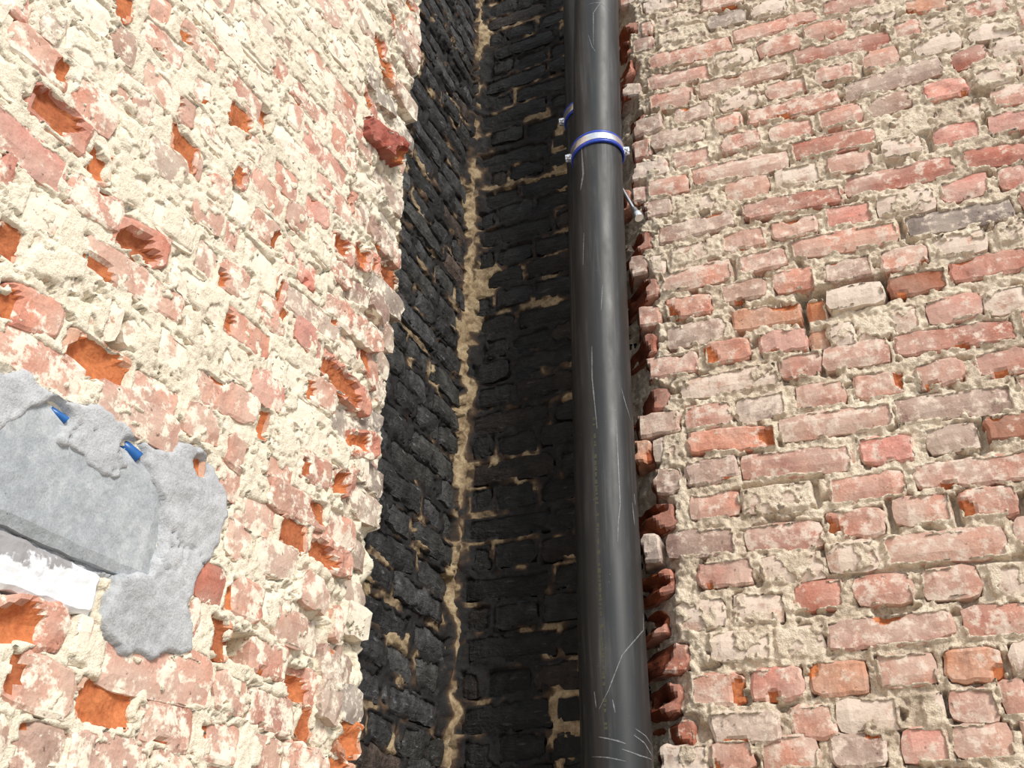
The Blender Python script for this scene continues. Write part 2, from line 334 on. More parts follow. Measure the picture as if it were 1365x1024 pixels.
def soot_mortar_material(name):
    mt, nt, b = new_mat(name)
    v, oi = coords(nt, False)
    at = N(nt, 'ShaderNodeAttribute', attribute_name='soot')
    n1 = noise(nt, v, 45, 5, 0.7); n2 = noise(nt, v, 200, 4, 0.7)
    tan = ramp(nt, n1, [(0.3, (0.13, 0.085, 0.05)), (0.5, (0.32, 0.235, 0.14)), (0.68, (0.50, 0.40, 0.26))])
    black = ramp(nt, n1, [(0.3, (0.008, 0.008, 0.009)), (0.6, (0.026, 0.024, 0.024)), (0.75, (0.07, 0.055, 0.045))])
    f = math_(nt, 'ADD', at.outputs['Fac'], math_(nt, 'MULTIPLY', math_(nt, 'SUBTRACT', n1, 0.5), 0.9))
    fr = N(nt, 'ShaderNodeMapRange'); fr.inputs[1].default_value = 0.35; fr.inputs[2].default_value = 0.62
    L(nt, f, fr.inputs[0])
    c = mix(nt, fr.outputs[0], tan, black)
    hb = N(nt, 'ShaderNodeMapRange'); hb.inputs[1].default_value = 0.55; hb.inputs[2].default_value = 0.95
    L(nt, f, hb.inputs[0])
    c = mix(nt, fr.outputs[0], c, mix(nt, hb.outputs[0], (0.085, 0.052, 0.032), black))
    c = mix(nt, 1.0, c, ramp(nt, n2, [(0.3, 0.75), (0.6, 1.1)]), 'MULTIPLY')
    L(nt, c, b.inputs['Base Color']); b.inputs['Roughness'].default_value = 0.85
    b.inputs['Specular IOR Level'].default_value = 0.25
    bump(nt, b, math_(nt, 'ADD', n1, math_(nt, 'MULTIPLY', n2, 0.5)), 0.7, 0.005)
    return mt

def soot_brick_material(name, dust_sheen):
    mt, nt, b = new_mat(name)
    v, oi = coords(nt)
    n1 = noise(nt, v, 28, 5, 0.7); n2 = noise(nt, v, 130, 4, 0.7)
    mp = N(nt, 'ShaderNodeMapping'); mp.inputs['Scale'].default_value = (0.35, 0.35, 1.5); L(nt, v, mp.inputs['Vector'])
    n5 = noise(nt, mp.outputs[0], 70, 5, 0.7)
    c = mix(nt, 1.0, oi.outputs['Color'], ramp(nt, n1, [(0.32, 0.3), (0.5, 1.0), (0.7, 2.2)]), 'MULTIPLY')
    c = mix(nt, ramp(nt, n5, [(0.60, 0.0), (0.70, 0.75)]), c, tuple(q for q in dust_sheen))  # pale streaks: dust together with highlights painted into the colour
    c = mix(nt, ramp(nt, n2, [(0.66, 0.0), (0.76, 0.5)]), c, (0.20, 0.18, 0.165))
    L(nt, c, b.inputs['Base Color']); b.inputs['Roughness'].default_value = 0.6
    b.inputs['Specular IOR Level'].default_value = 0.4
    bump(nt, b, math_(nt, 'ADD', math_(nt, 'ADD', n1, n5), math_(nt, 'MULTIPLY', n2, 0.6)), 1.0, 0.008)
    return mt

def plain_material(name, col, rough=0.5, metal=0.0, var=0.12, scale=40, bumpiness=0.1):
    mt, nt, b = new_mat(name)
    v, oi = coords(nt)
    n1 = noise(nt, v, scale, 4, 0.6)
    c = mix(nt, 1.0, col, ramp(nt, n1, [(0.3, 1 - var), (0.7, 1 + var)]), 'MULTIPLY')
    L(nt, c, b.inputs['Base Color']); b.inputs['Roughness'].default_value = rough; b.inputs['Metallic'].default_value = metal
    if bumpiness: bump(nt, b, n1, bumpiness, 0.002)
    return mt

def pipe_material(name):
    mt, nt, b = new_mat(name)
    tc = N(nt, 'ShaderNodeTexCoord')
    mp = N(nt, 'ShaderNodeMapping'); mp.inputs['Scale'].default_value = (60, 60, 2.2); L(nt, tc.outputs['Object'], mp.inputs['Vector'])
    mp2 = N(nt, 'ShaderNodeMapping'); mp2.inputs['Scale'].default_value = (9, 9, 3.5); L(nt, tc.outputs['Object'], mp2.inputs['Vector'])
    streak = noise(nt, mp.outputs[0], 1.6, 5, 0.6); cloud = noise(nt, mp2.outputs[0], 1.6, 5, 0.65); fine = noise(nt, tc.outputs['Object'], 170, 3, 0.6)
    dust = mix(nt, 1.0, ramp(nt, streak, [(0.45, 0.0), (0.75, 0.75)]), ramp(nt, cloud, [(0.42, 0.12), (0.66, 1.0)]), 'MULTIPLY')
    c = mix(nt, dust, (0.013, 0.0145, 0.0165), (0.10, 0.102, 0.105))
    c = mix(nt, ramp(nt, fine, [(0.70, 0.0), (0.76, 0.5)]), c, (0.16, 0.16, 0.16))
    L(nt, c, b.inputs['Base Color'])
    L(nt, ramp(nt, cloud, [(0.35, 0.40), (0.7, 0.60)]), b.inputs['Roughness'])
    b.inputs['Specular IOR Level'].default_value = 0.5
    return mt

LIME = (0.70, 0.58, 0.49)
M_BRICK = brick_material('old_red_brick', LIME)
M_BRICK_LEFT = brick_material('limewashed_red_brick', (0.88, 0.80, 0.67), 0.30, 34, 0.07, -0.02, 0.4)
M_FRESH = fracture_material('fresh_brick_fracture', (0.38, 0.105, 0.045), (0.62, 0.225, 0.095))
M_TORN = fracture_material('torn_brick_fracture', (0.19, 0.05, 0.026), (0.40, 0.12, 0.058))
M_MORTAR = mortar_material('sandy_mortar', (0.87, 0.755, 0.605), (0.72, 0.597, 0.462), (0.41, 0.322, 0.242), 1.3)
M_MORTAR_LEFT = mortar_material('cream_lime_mortar', (0.89, 0.81, 0.67), (0.84, 0.75, 0.60), (0.62, 0.54, 0.42), 0.9)
M_SOOT_MORTAR = soot_mortar_material('sooty_mortar')
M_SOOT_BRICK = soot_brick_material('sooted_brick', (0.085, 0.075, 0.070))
M_SOOT_SHEEN = soot_brick_material('sheen_sooted_brick', (0.27, 0.27, 0.28))  # lighter copy of the sooted brick; sky sheen painted into its colour
M_PIPE = pipe_material('black_plastic_pipe')

def lin(r, g, b):
    f = lambda c: (c / 255 / 12.92) if c / 255 < 0.04045 else ((c / 255 + 0.055) / 1.055) ** 2.4
    return (f(r), f(g), f(b))

#        colour, lime film, share of mortar lying over the face
KIND = {'p': (lin(196, 143, 125), 0.52, 0.12), 'q': (lin(206, 142, 127), 0.40, 0.08), 'r': (lin(178, 115, 98), 0.38, 0.10),
        'g': (lin(172, 142, 128), 0.52, 0.16), 'G': (lin(142, 128, 120), 0.45, 0.10), 'w': (lin(198, 158, 138), 0.85, 0.34),
        'm': (lin(184, 144, 120), 0.80, 0.86), 'o': (lin(198, 138, 108), 0.35, 0.06), 'c': (lin(194, 136, 116), 0.48, 0.13),
        'C': (lin(192, 128, 108), 0.42, 0.10), 'b': (lin(168, 104, 84), 0.30, 0.08), 'B': (lin(166, 84, 70), 0.15, 0.03), 'x': (lin(188, 128, 94), 0.30, 0.03),
        'X': (lin(188, 174, 158), 0.75, 0.05), 'W': (lin(178, 160, 148), 0.55, 0.12), 'R': (lin(152, 94, 70), 0.20, 0.04)}

# ------------------------------------------------------------------ one brick
def brick_shape(name, frame, length, height, depth, seed, slope=0.0, chips=(), torn=0.0, torn_depth=0.07, fine=False, rough=1.0, round_=0.004, arris=0.0045):
    """front face with worn arrises, chipped zones and, if torn, an end broken away; sides run back into the wall"""
    step = 0.0055 if (fine or chips or torn) else 0.020
    nx = int(max(4, min(34, round(length / step)))); ny = int(max(3, min(11, round(height / (step * 0.95)))))
    s, t = np.meshgrid(np.linspace(-1, 1, nx + 1), np.linspace(-1, 1, ny + 1), indexing='ij')
    x = s * length / 2; y = t * height / 2
    qx, qy = x * 55, y * 55
    ex = sstep(0.55, 1, np.abs(s)); ey = sstep(0.4, 1, np.abs(t))
    x = x + ex * (vnoise(qx + 3, qy * 1.6, seed) - 0.5) * 0.008 * rough
    y = y + ey * (vnoise(qx * 1.3, qy + 9, seed + 1) - 0.5) * 0.007 * rough
    corner = np.clip(np.abs(s) + np.abs(t) - 1.55, 0, 1) / 0.45
    x -= np.sign(s) * corner * round_; y -= np.sign(t) * corner * round_
    w = (fbm(qx * 0.9, qy * 0.9, seed + 2, 3) - 0.5) * 0.006 * rough
    r1 = random.Random(seed)
    w += s * r1.uniform(-0.0025, 0.0025) + t * r1.uniform(-0.002, 0.002)
    border = (np.abs(s) > 0.999) | (np.abs(t) > 0.999)
    w = np.where(border, w - arris, w)
    fresh = np.zeros_like(w, bool)
    for (cs, ct, rs, rt, dp) in chips:
        q = ((s - cs) / rs) ** 2 + ((t - ct) / rt) ** 2 + (fbm(qx * 0.8, qy * 0.8, seed + 7, 3) - 0.5) * 1.7
        mk = q < 1
        facet = 0.55 + 0.9 * vnoise(qx * 0.55, qy * 0.7, seed + 8)
        w = np.where(mk, w - dp * facet * (0.35 + 0.65 * np.clip(1 - q, 0, 1) ** 0.6), w); fresh |= mk
    if torn:
        lim = -length / 2 + torn * (0.6 + 0.8 * vnoise(qy * 1.2, qx * 0 + 2.5, seed + 11))
        k = np.clip((lim - x) / max(torn, 1e-3), 0, 1.2)
        f = 0.6 + 0.8 * vnoise(qx * 0.8, qy * 0.8, seed + 12)
        w = w - np.where(k > 0, torn_depth * k * f + 0.003, 0); fresh |= k > 0
    y = y + slope * x
    co = np.stack([x, y, w], -1).reshape(-1, 3)
    quads = grid_quads(nx + 1, ny + 1)
    fm = (fresh.reshape(-1)[quads].sum(1) >= 3).astype(int)
    ids = np.arange((nx + 1) * (ny + 1)).reshape(nx + 1, ny + 1)
    loop = np.concatenate([ids[:-1, 0], ids[-1, :-1], ids[:0:-1, -1], ids[0, :0:-1]])
    back = co[loop].copy(); back[:, 2] = -depth
    mid = co[loop].copy(); mid[:, 2] = np.minimum(mid[:, 2] - 0.006, -0.012); mid[:, 0] *= 1.006; mid[:, 1] *= 1.01
    n0 = len(co); nl = len(loop); j = np.arange(nl); jn = (j + 1) % nl
    side1 = np.stack([loop[j], n0 + j, n0 + jn, loop[jn]], -1)
    side2 = np.stack([n0 + j, n0 + nl + j, n0 + nl + jn, n0 + jn], -1)
    co = np.concatenate([co, mid, back])
    mi = np.concatenate([fm, fresh.reshape(-1)[loop].astype(int), np.zeros(nl, int)])
    # back plate, so that the brick is closed
    k = nl // 2
    a = n0 + nl + np.arange(0, k - 1); b_ = n0 + nl + (nl - 1 - np.arange(0, k - 1))
    plate = np.stack([a, b_, np.roll(b_, -1), np.roll(a, -1)], -1)[:-1]
    quads = np.concatenate([quads, side1, side2, plate]); mi = np.concatenate([mi, np.zeros(len(plate), int)])
    loc = frame.vec(co[:, 0], co[:, 1], co[:, 2])
    return mesh_np(name, loc, quads, smooth=False, mat_index=mi)

def lay_brick(frame, parent, e, wf, seed, mats, left=False, name='brick', torn=0.0, torn_depth=0.07, height=None, depth=0.055, chips=None, rough=1.0):
    u0, u1, v0, v1, kind = e
    rr = random.Random(seed)
    ln = max(0.022, u1 - u0); ht = height or (0.053 + rr.uniform(-0.003, 0.003))
    if chips is None:
        chips = []
        if kind == 'c':
            chips.append((rr.choice([-0.85, -0.8, 0.85]), rr.uniform(-0.9, 0.5), rr.uniform(0.28, 0.48), rr.uniform(0.6, 1.0), rr.uniform(0.006, 0.013)))
        elif kind == 'C':
            chips.append((rr.uniform(-0.5, -0.1), rr.uniform(-0.5, 0.2), rr.uniform(0.6, 0.85), rr.uniform(0.7, 0.95), rr.uniform(0.008, 0.014)))
        elif kind == 'B':
            chips.append((0.75, -0.6, 0.5, 0.8, 0.016))
        elif kind == 'o':
            chips.append((rr.uniform(-0.3, 0.2), rr.uniform(-0.2, 0.2), 1.0, 1.1, rr.uniform(0.006, 0.012)) if left else (rr.choice([-0.95, 0.9, 0.5]), rr.choice([-1.0, 0.9]), 0.45, 0.9, rr.uniform(0.006, 0.012)))
        elif kind in 'pqrgR' and rr.random() < 0.33:
            chips.append((rr.uniform(-0.8, 0.8), rr.choice([-1, -1, 0.95]), rr.uniform(0.15, 0.35), rr.uniform(0.3, 0.6), rr.uniform(0.005, 0.010)))
    me = brick_shape(name, frame, ln, ht, depth, seed, (v1 - v0) / max(ln, 0.05), chips, torn, torn_depth, rough=rough, arris=0.0025 if left else 0.004)
    loc = frame.pt((u0 + u1) / 2, (v0 + v1) / 2, wf)
    o = link(name, me, mats, parent, tuple(float(q) for q in loc))
    if kind == 'X': o['label'] = 'pale whitish brick below an open gap'
    if kind == 'B': o['label'] = 'broken red brick jutting out at the torn edge'
    c, lime, _ = KIND[kind]
    k = rr.uniform(0.88, 1.12); h = rr.uniform(-0.04, 0.04)
    o.color = (min(1, c[0] * k * (1 + h)), c[1] * k, c[2] * k * (1 - h), min(1, lime + rr.uniform(-0.08, 0.08) + (0.13 if left else 0)))
    return o

# ------------------------------------------------------------------ a wall of bricks bedded in mortar
def bed(h, us, vs, e, wf, cover, seed, ht=0.053, lap=0.0045, lump=0.005, crumb=0.007, gap=-0.0005):
    """mortar surface around and over one brick"""
    u0, u1, v0, v1 = e[:4]
    i0, i1 = np.searchsorted(us, [u0 - 0.012, u1 + 0.012]); vm = (v0 + v1) / 2
    j0, j1 = np.searchsorted(vs, [vm - ht / 2 - 0.02, vm + ht / 2 + 0.02])
    if i1 <= i0 or j1 <= j0: return
    U, V = np.meshgrid(us[i0:i1], vs[j0:j1], indexing='ij')
    vc = vm + (v1 - v0) * (U - (u0 + u1) / 2) / max(u1 - u0, 0.05)
    d = np.minimum((u1 - u0) / 2 - np.abs(U - (u0 + u1) / 2), ht / 2 - np.abs(V - vc))
    d = d + (fbm(U * 90, V * 90, seed + 3, 2) - 0.5) * 0.006
    inside = sstep(gap, gap + 0.004, d)
    sm = even(fbm(U * 38, V * 38, seed + 5, 4))
    t = sstep(0.0, 0.16, cover - sm)
    en = even(fbm(U * 30, V * 30, seed + 9, 3))
    t = np.maximum(t, sstep(0.0, 0.35, (1 - np.clip(d, 0, 1) / (lap * (0.25 + 1.9 * en))) * (en > 0.42)) * 0.93)
    lumpy = fbm(U * 75, V * 75, seed + 13, 3)
    hb = (wf - 0.026) * (1 - t) + (wf + 0.0012 + lump * np.clip(lumpy - 0.35, 0, 1) + crumb * np.clip(fbm(U * 150, V * 150, seed + 15, 2) - 0.4, 0, 1)) * t
    old = h[i0:i1, j0:j1]
    h[i0:i1, j0:j1] = old * (1 - inside) + hb * inside

def wall_surface(name, frame, us, vs, h, mat, attr=None):
    U, V = np.meshgrid(us, vs, indexing='ij')
    co = frame.pt(U, V, h).reshape(-1, 3)
    me = mesh_np(name, co, grid_quads(len(us), len(vs)))
    if attr is not None:
        a = me.attributes.new('soot', 'FLOAT', 'POINT'); a.data.foreach_set('value', attr.astype(np.float32).ravel())
    o = link(name, me, mat); o['kind'] = 'structure'
    return o

def box(name, lo, hi, mat, parent=None):
    x0, y0, z0 = lo; x1, y1, z1 = hi
    co = [(x0, y0, z0), (x1, y0, z0), (x1, y1, z0), (x0, y1, z0), (x0, y0, z1), (x1, y0, z1), (x1, y1, z1), (x0, y1, z1)]
    me = mesh_np(name, co, [(0, 3, 2, 1), (4, 5, 6, 7), (0, 1, 5, 4), (1, 2, 6, 5), (2, 3, 7, 6), (3, 0, 4, 7)], smooth=False)
    return link(name, me, mat, parent)

def beyond(frame, rows, name, mat, parent, skip=None):
    """the brickwork past the edges of the picture, joined"""
    cos, qs, n = [], [], 0
    for u0, u1, v in rows:
        hx, hy = (u1 - u0) / 2, 0.0265
        b = 0.004; rr = random.Random(int(u0 * 1e4) + int(v * 1e4)); w = rr.uniform(-0.002, 0.002)
        o = [(-hx, -hy), (hx, -hy), (hx, hy), (-hx, hy)]; inn = [(p[0] - math.copysign(b, p[0]), p[1] - math.copysign(b, p[1])) for p in o]
        loc = np.array([(p[0], p[1], w) for p in inn] + [(p[0], p[1], w - b) for p in o] + [(p[0], p[1], -0.05) for p in o])
        loc[:, 0] += (u0 + u1) / 2; loc[:, 1] += v
        cos.append(frame.pt(loc[:, 0], loc[:, 1], loc[:, 2]))
        q = [(0, 1, 2, 3)]
        for k in range(4):
            kn = (k + 1) % 4
            q += [(k, k + 4, kn + 4, kn), (k + 4, k + 8, kn + 8, kn + 4)]
        qs.append(np.array(q) + n); n += 12
    o = link(name, mesh_np(name, np.concatenate(cos), np.concatenate(qs), smooth=False), mat, parent)
    o['kind'] = 'stuff'; o.color = (*lin(196, 143, 125), 0.62)
    return o

# ground, out of the picture below
gx, gy = np.linspace(-4, 5, 46), np.linspace(-5, 4, 46)
GX, GY = np.meshgrid(gx, gy, indexing='ij')
g = link('ground', mesh_np('ground', np.stack([GX, GY, (fbm(GX * 2, GY * 2, 5) - 0.5) * 0.03], -1).reshape(-1, 3), grid_quads(46, 46)),
         plain_material('trodden_earth', (0.34, 0.29, 0.23), 0.95, 0, 0.25, 6, 0.5))
g['kind'] = 'structure'

RIGHT_LIST = table(RIGHT_BRICKS); LEFT_LIST = table(LEFT_BRICKS)

# ---- right wall
us = np.arange(-0.525, 0.70, 0.0025); vs = np.arange(0.08, 2.34, 0.0025)
U, V = np.meshgrid(us, vs, indexing='ij')
hj = -0.0032 + (fbm(U * 48, V * 48, 101, 4) - 0.5) * 0.014 + (fbm(U * 130, V * 130, 111, 2) - 0.5) * 0.011
hj -= 0.020 * sstep(0.63, 0.72, fbm(U * 26, V * 40, 120, 3))
for (a, b, c, d, dp) in ((-108, 60, 1125, 1142, 105), (-114, -101, 1000, 1138, 60), (-62, -54, 1072, 1128, 30), (44, 57, 1078, 1142, 70),
                         (-262, -120, 741, 747, 22), (-140, -131, 690, 735, 25), (-232, -224, 1205, 1255, 22), (-100, -92, 1200, 1262, 24),
                         (-24, -14, 620, 690, 28), (78, 86, 620, 672, 28), (146, 154, 745, 800, 26), (-20, 150, 552, 558, 18), (-150, -20, 553, 558, 16),
                         (100, 108, 1215, 1262, 26), (-412, -400, 1450, 1540, 26), (-384, -372, 1615, 1640, 26), (-58, -50, 1255, 1300, 20), (190, 197, 1410, 1450, 26)):
    mk = sstep(-0.004, 0.002, np.minimum(np.minimum(U - a / 1000, b / 1000 - U), np.minimum(V - c / 1000, d / 1000 - V)) + (fbm(U * 120, V * 120, 130, 2) - 0.5) * 0.005)
    hj = hj * (1 - mk) - dp / 1000 * mk
h = hj.copy()
firsts = {}
for k, e in enumerate(RIGHT_LIST):
    firsts.setdefault(min(range(len(ROWS)), key=lambda q: abs(ROWS[q] / 1000 - (e[2] + e[3]) / 2)), (e[0], k))
    r = min(range(len(ROWS)), key=lambda q: abs(ROWS[q] / 1000 - (e[2] + e[3]) / 2))
    if e[0] < firsts[r][0]: firsts[r] = (e[0], k)
first_ids = {v[1] for v in firsts.values() if v[0] < -0.36}
wfs = []
for k, e in enumerate(RIGHT_LIST):
    wf = RNG.uniform(-0.001, 0.0045)
    if e[4] == 'x': wf = -0.012
    if e[4] == 'X': wf = 0.010
    if e[4] in 'mR': wf -= 0.003
    if k in first_ids and e[4] == 'b': wf -= 0.004
    wfs.append(wf)
    bed(h, us, vs, e, wf, KIND[e[4]][2], 1000 + k * 17)
for e in table(RIGHT_BEYOND): bed(h, us, vs, [e[0], e[1], e[2], e[2]], 0.0, 0.25, int(e[0] * 9999) + 77)
edge = -0.402 + (vnoise(V * 15.2, V * 0 + 4, 140) - 0.5) * 0.030 + (fbm(V * 60, U * 20, 141, 3) - 0.5) * 0.02
tear = np.clip((edge - U) / 0.115, 0, 1) ** 0.85
h = h * (1 - tear) + (-0.105 + (fbm(U * 60, V * 60, 145, 3) - 0.5) * 0.02) * tear
WALL_RIGHT = wall_surface('wall_right', RIGHT, us, vs, h, M_MORTAR)
for k, e in enumerate(RIGHT_LIST):
    torn = 0.0; dep = 0.055
    if k in first_ids:
        ln = e[1] - e[0]
        add = 0.040 if e[4] == 'b' else 0.016
        e = [e[0] - add] + e[1:]; ln += add
        torn = min(0.80 * ln, 0.080) if e[4] == 'b' else min(0.35 * ln, 0.026)
        dep = 0.12
    lay_brick(RIGHT, WALL_RIGHT, e, wfs[k], 5000 + k * 13, [M_BRICK, M_TORN if k in first_ids else M_FRESH], torn=torn, torn_depth=0.085, depth=dep,
              height=0.050 if e[4] in 'XR' else None)
beyond(RIGHT, table(RIGHT_BEYOND), 'brickwork', M_BRICK, WALL_RIGHT)
box('wall_core', (-0.90, Y_BACK + 0.03, 0.0), (0.75, Y_BACK + 0.33, 4.4), M_MORTAR, WALL_RIGHT)
box('wall_footing', (-0.40, Y_RIGHT + 0.02, 0.0), (0.75, Y_BACK + 0.05, 1.62), M_MORTAR, WALL_RIGHT)

# ---- left wall
LINTEL = [(0.30, 0.512), (0.631, 0.514), (0.791, 0.505), (0.816, 0.478), (0.834, 0.445), (0.841, 0.413), (0.835, 0.385), (0.781, 0.362), (0.683, 0.364), (0.30, 0.362)]
PATCH = [(0.30, 0.522), (0.569, 0.520), (0.610, 0.531), (0.645, 0.522), (0.685, 0.535), (0.722, 0.547), (0.754, 0.543), (0.776, 0.530), (0.828, 0.543), (0.833, 0.564), (0.886, 0.570),
         (0.907, 0.552), (0.937, 0.526), (0.945, 0.497), (0.936, 0.442), (0.916, 0.405), (0.904, 0.372), (0.917, 0.348), (0.927, 0.314), (0.873, 0.292), (0.815, 0.284), (0.788, 0.295),
         (0.776, 0.317), (0.774, 0.341), (0.781, 0.358), (0.683, 0.362), (0.30, 0.362)]
SLAB = [(0.652, 0.508), (0.686, 0.535), (0.742, 0.522), (0.768, 0.495), (0.752, 0.466), (0.731, 0.458), (0.693, 0.470), (0.658, 0.472)]
us = np.arange(0.16, 1.392, 0.0028); vs = np.arange(0.06, 2.34, 0.0028)
U, V = np.meshgrid(us, vs, indexing='ij')
row_pos = V / 0.0662
ut = 1.150 + (vnoise(row_pos, V * 0 + 1.5, 201) - 0.5) * 0.15 + (fbm(U * 20, V * 45, 202, 3) - 0.5) * 0.06
def torn_depth_at(u, v):
    a = 1.150 + (float(vnoise(np.array(v / 0.0662), np.array(1.5), 201)) - 0.5) * 0.15
    t = min(1, max(0, (u - a) / max(0.05, 1.37 - a)))
    return -0.004 - 0.036 * t if t > 0 else 0.0
T = np.clip((U - ut) / np.maximum(0.05, 1.37 - ut), 0, 1)
tz = np.where(T > 0, -0.006 - 0.034 * T, 0) + sstep(0, 0.15, T) * ((fbm(U * 24, V * 24, 205, 4) - 0.5) * 0.045)
hj = -0.0006 + (fbm(U * 34, V * 34, 210, 4) - 0.5) * 0.007 + (fbm(U * 120, V * 120, 215, 2) - 0.5) * 0.004
crack = np.abs(fbm(U * 16, V * 26, 222, 4) - 0.5)
hj -= 0.011 * (1 - sstep(0.0, 0.011, crack)) * (fbm(U * 9, V * 9, 225, 2) > 0.46)
hj -= 0.014 * sstep(0.69, 0.74, fbm(U * 60, V * 95, 228, 3))
h = hj + tz
lw = []
for k, e in enumerate(LEFT_LIST):
    um, vm = (e[0] + e[1]) / 2, (e[2] + e[3]) / 2
    d = torn_depth_at(um, vm)
    wf = RNG.uniform(-0.003, 0.003) + d * 0.85 + (RNG.uniform(-0.010, 0.016) if d < 0 else 0)
    if e[4] == 'B': wf = 0.012
    lw.append(wf)
    bed(h, us, vs, e, wf, min(0.8, KIND[e[4]][2] * 0.95 + (0.12 if e[4] not in 'CBo' else 0.0)) * (0.5 if d < -0.006 else 1), 30000 + k * 19, lap=0.005, lump=0.002, crumb=0.002, gap=0.0015)
    if RNG.random() < 0.75:                     # a fine open crack along the lower edge of the brick
        a = e[0] + (e[1] - e[0]) * RNG.uniform(0, 0.4); b = e[1] - (e[1] - e[0]) * RNG.uniform(0, 0.4)
        i0, i1 = np.searchsorted(us, [a, b]); j0, j1 = np.searchsorted(vs, [vm - 0.040, vm - 0.016])
        if i1 > i0 and j1 > j0:
            uu, vv = U[i0:i1, j0:j1], V[i0:i1, j0:j1]
            ln = vm - 0.0275 + (fbm(uu * 22, uu * 0 + k, 260, 3) - 0.5) * 0.010
            h[i0:i1, j0:j1] -= 0.017 * sstep(0.0026, 0.0006, np.abs(vv - ln)) * (fbm(uu * 30, vv * 30, 262, 2) > 0.47)
for e in table(LEFT_BEYOND): bed(h, us, vs, [e[0], e[1], e[2], e[2]], 0.0, 0.4, int(e[0] * 9999) + 55)
hole = sstep(-0.003, 0.003, np.minimum(np.minimum(U - 0.690, 0.722 - U), np.minimum(V - 0.628, 0.672 - V)) + (fbm(U * 70, V * 70, 233, 3) - 0.5) * 0.02)
h = h * (1 - hole) - 0.045 * hole
hole = sstep(-0.003, 0.003, np.minimum(np.minimum(U - 0.995, 1.045 - U), np.minimum(V - 0.325, 0.362 - V)) + (fbm(U * 70, V * 70, 234, 3) - 0.5) * 0.016)
h = h * (1 - hole) - 0.045 * hole
inl = poly_mask(U, V, LINTEL); inp = poly_mask(U, V, PATCH)
h = np.where(inl, -0.03, np.where(inp, np.minimum(h, -0.006), h))
under = sstep(0, 0.01, 0.775 - U) * sstep(0, 0.01, U - 0.580) * sstep(0, 0.006, V - 0.300) * sstep(0, 0.006, 0.366 - V)
h = h * (1 - under) - 0.045 * under
end = sstep(1.362, 1.386, U + (fbm(U * 30, V * 50, 240, 3) - 0.5) * 0.022)
h = h * (1 - end) - 0.075 * end
WALL_LEFT = wall_surface('wall_left', LEFT, us, vs, h, M_MORTAR_LEFT)
for k, e in enumerate(LEFT_LIST):
    um, vm = (e[0] + e[1]) / 2, (e[2] + e[3]) / 2
    zone = torn_depth_at(um, vm) < 0
    lay_brick(LEFT, WALL_LEFT, e, lw[k], 9000 + k * 13, [M_BRICK_LEFT, M_FRESH], left=True, rough=1.8 if zone else 0.8,
              height=0.062 if e[4] == 'B' else None)
beyond(LEFT, table(LEFT_BEYOND), 'brickwork', M_BRICK_LEFT, WALL_LEFT)
box('wall_core', (X_SOOT - 0.33, -0.2, 0.0), (X_SOOT - 0.03, Y_BACK + 0.33, 4.4), M_MORTAR_LEFT, WALL_LEFT)
box('wall_footing', (X_SOOT - 0.05, -0.2, 0.0), (X_LEFT - 0.03, 1.34, 1.6), M_MORTAR_LEFT, WALL_LEFT)

# ---- concrete lintel, grey render around it, painted block and brick under it
M_CONCRETE = mortar_material('smooth_grey_concrete', (0.50, 0.52, 0.54), (0.38, 0.405, 0.43), (0.29, 0.31, 0.33), 0.3)
M_RENDER = mortar_material('grey_cement_render', (0.56, 0.57, 0.59), (0.48, 0.49, 0.51), (0.34, 0.35, 0.365), 0.6)
us = np.arange(0.30, 0.96, 0.0035); vs = np.arange(0.27, 0.585, 0.0035)
U, V = np.meshgrid(us, vs, indexing='ij')
wob = (fbm(U * 45, V * 45, 301, 3) - 0.5) * 0.020
pm = poly_mask(U, V, PATCH); pd = poly_dist(U, V, PATCH) * np.where(pm, 1, -1) + wob
lm = poly_mask(U, V, LINTEL); ld = poly_dist(U, V, LINTEL) * np.where(lm, 1, -1) + wob * 0.8
sm_ = poly_mask(U, V, SLAB); sd = poly_dist(U, V, SLAB) * np.where(sm_, 1, -1) + wob * 0.7
corner = 0.012 - np.maximum(0, (U - 0.585) * 0.8 + (0.455 - V) * 0.5) + wob * 0.8       # smear at the far left
on = np.maximum(np.minimum(pd, -ld), np.maximum(sd, np.minimum(pd, corner)))
holes = np.maximum(0.013 - np.hypot((U - 0.882) * 0.9, V - 0.545), np.maximum(0.014 - np.hypot((U - 0.768) * 0.8, V - 0.512), 0.008 - np.hypot((U - 0.655) * 0.6, V - 0.505))) + wob * 0.3
on = np.minimum(on, -holes)
hr = 0.0045 + (fbm(U * 14, V * 22, 305, 4) - 0.5) * 0.012 + (fbm(U * 70, V * 70, 306, 3) - 0.5) * 0.003
cr = np.abs(fbm(U * 11, V * 15, 309, 3) - 0.5); hr -= 0.007 * (1 - sstep(0, 0.007, cr)) * (fbm(U * 12, V * 12, 311, 2) > 0.48)
hr = np.where(on > 0, hr, hr) * 1.0
hr = -0.012 + (hr + 0.012) * sstep(-0.002, 0.0055, on)
quads = grid_quads(len(us), len(vs))
keep = (on.reshape(-1)[quads] > -0.003).any(1)
ren = link('cement_render', mesh_np('cement_render', LEFT.pt(U, V, hr).reshape(-1, 3), quads[keep]), M_RENDER, WALL_LEFT)
ren['label'] = 'grey cement render smeared around the concrete lintel'

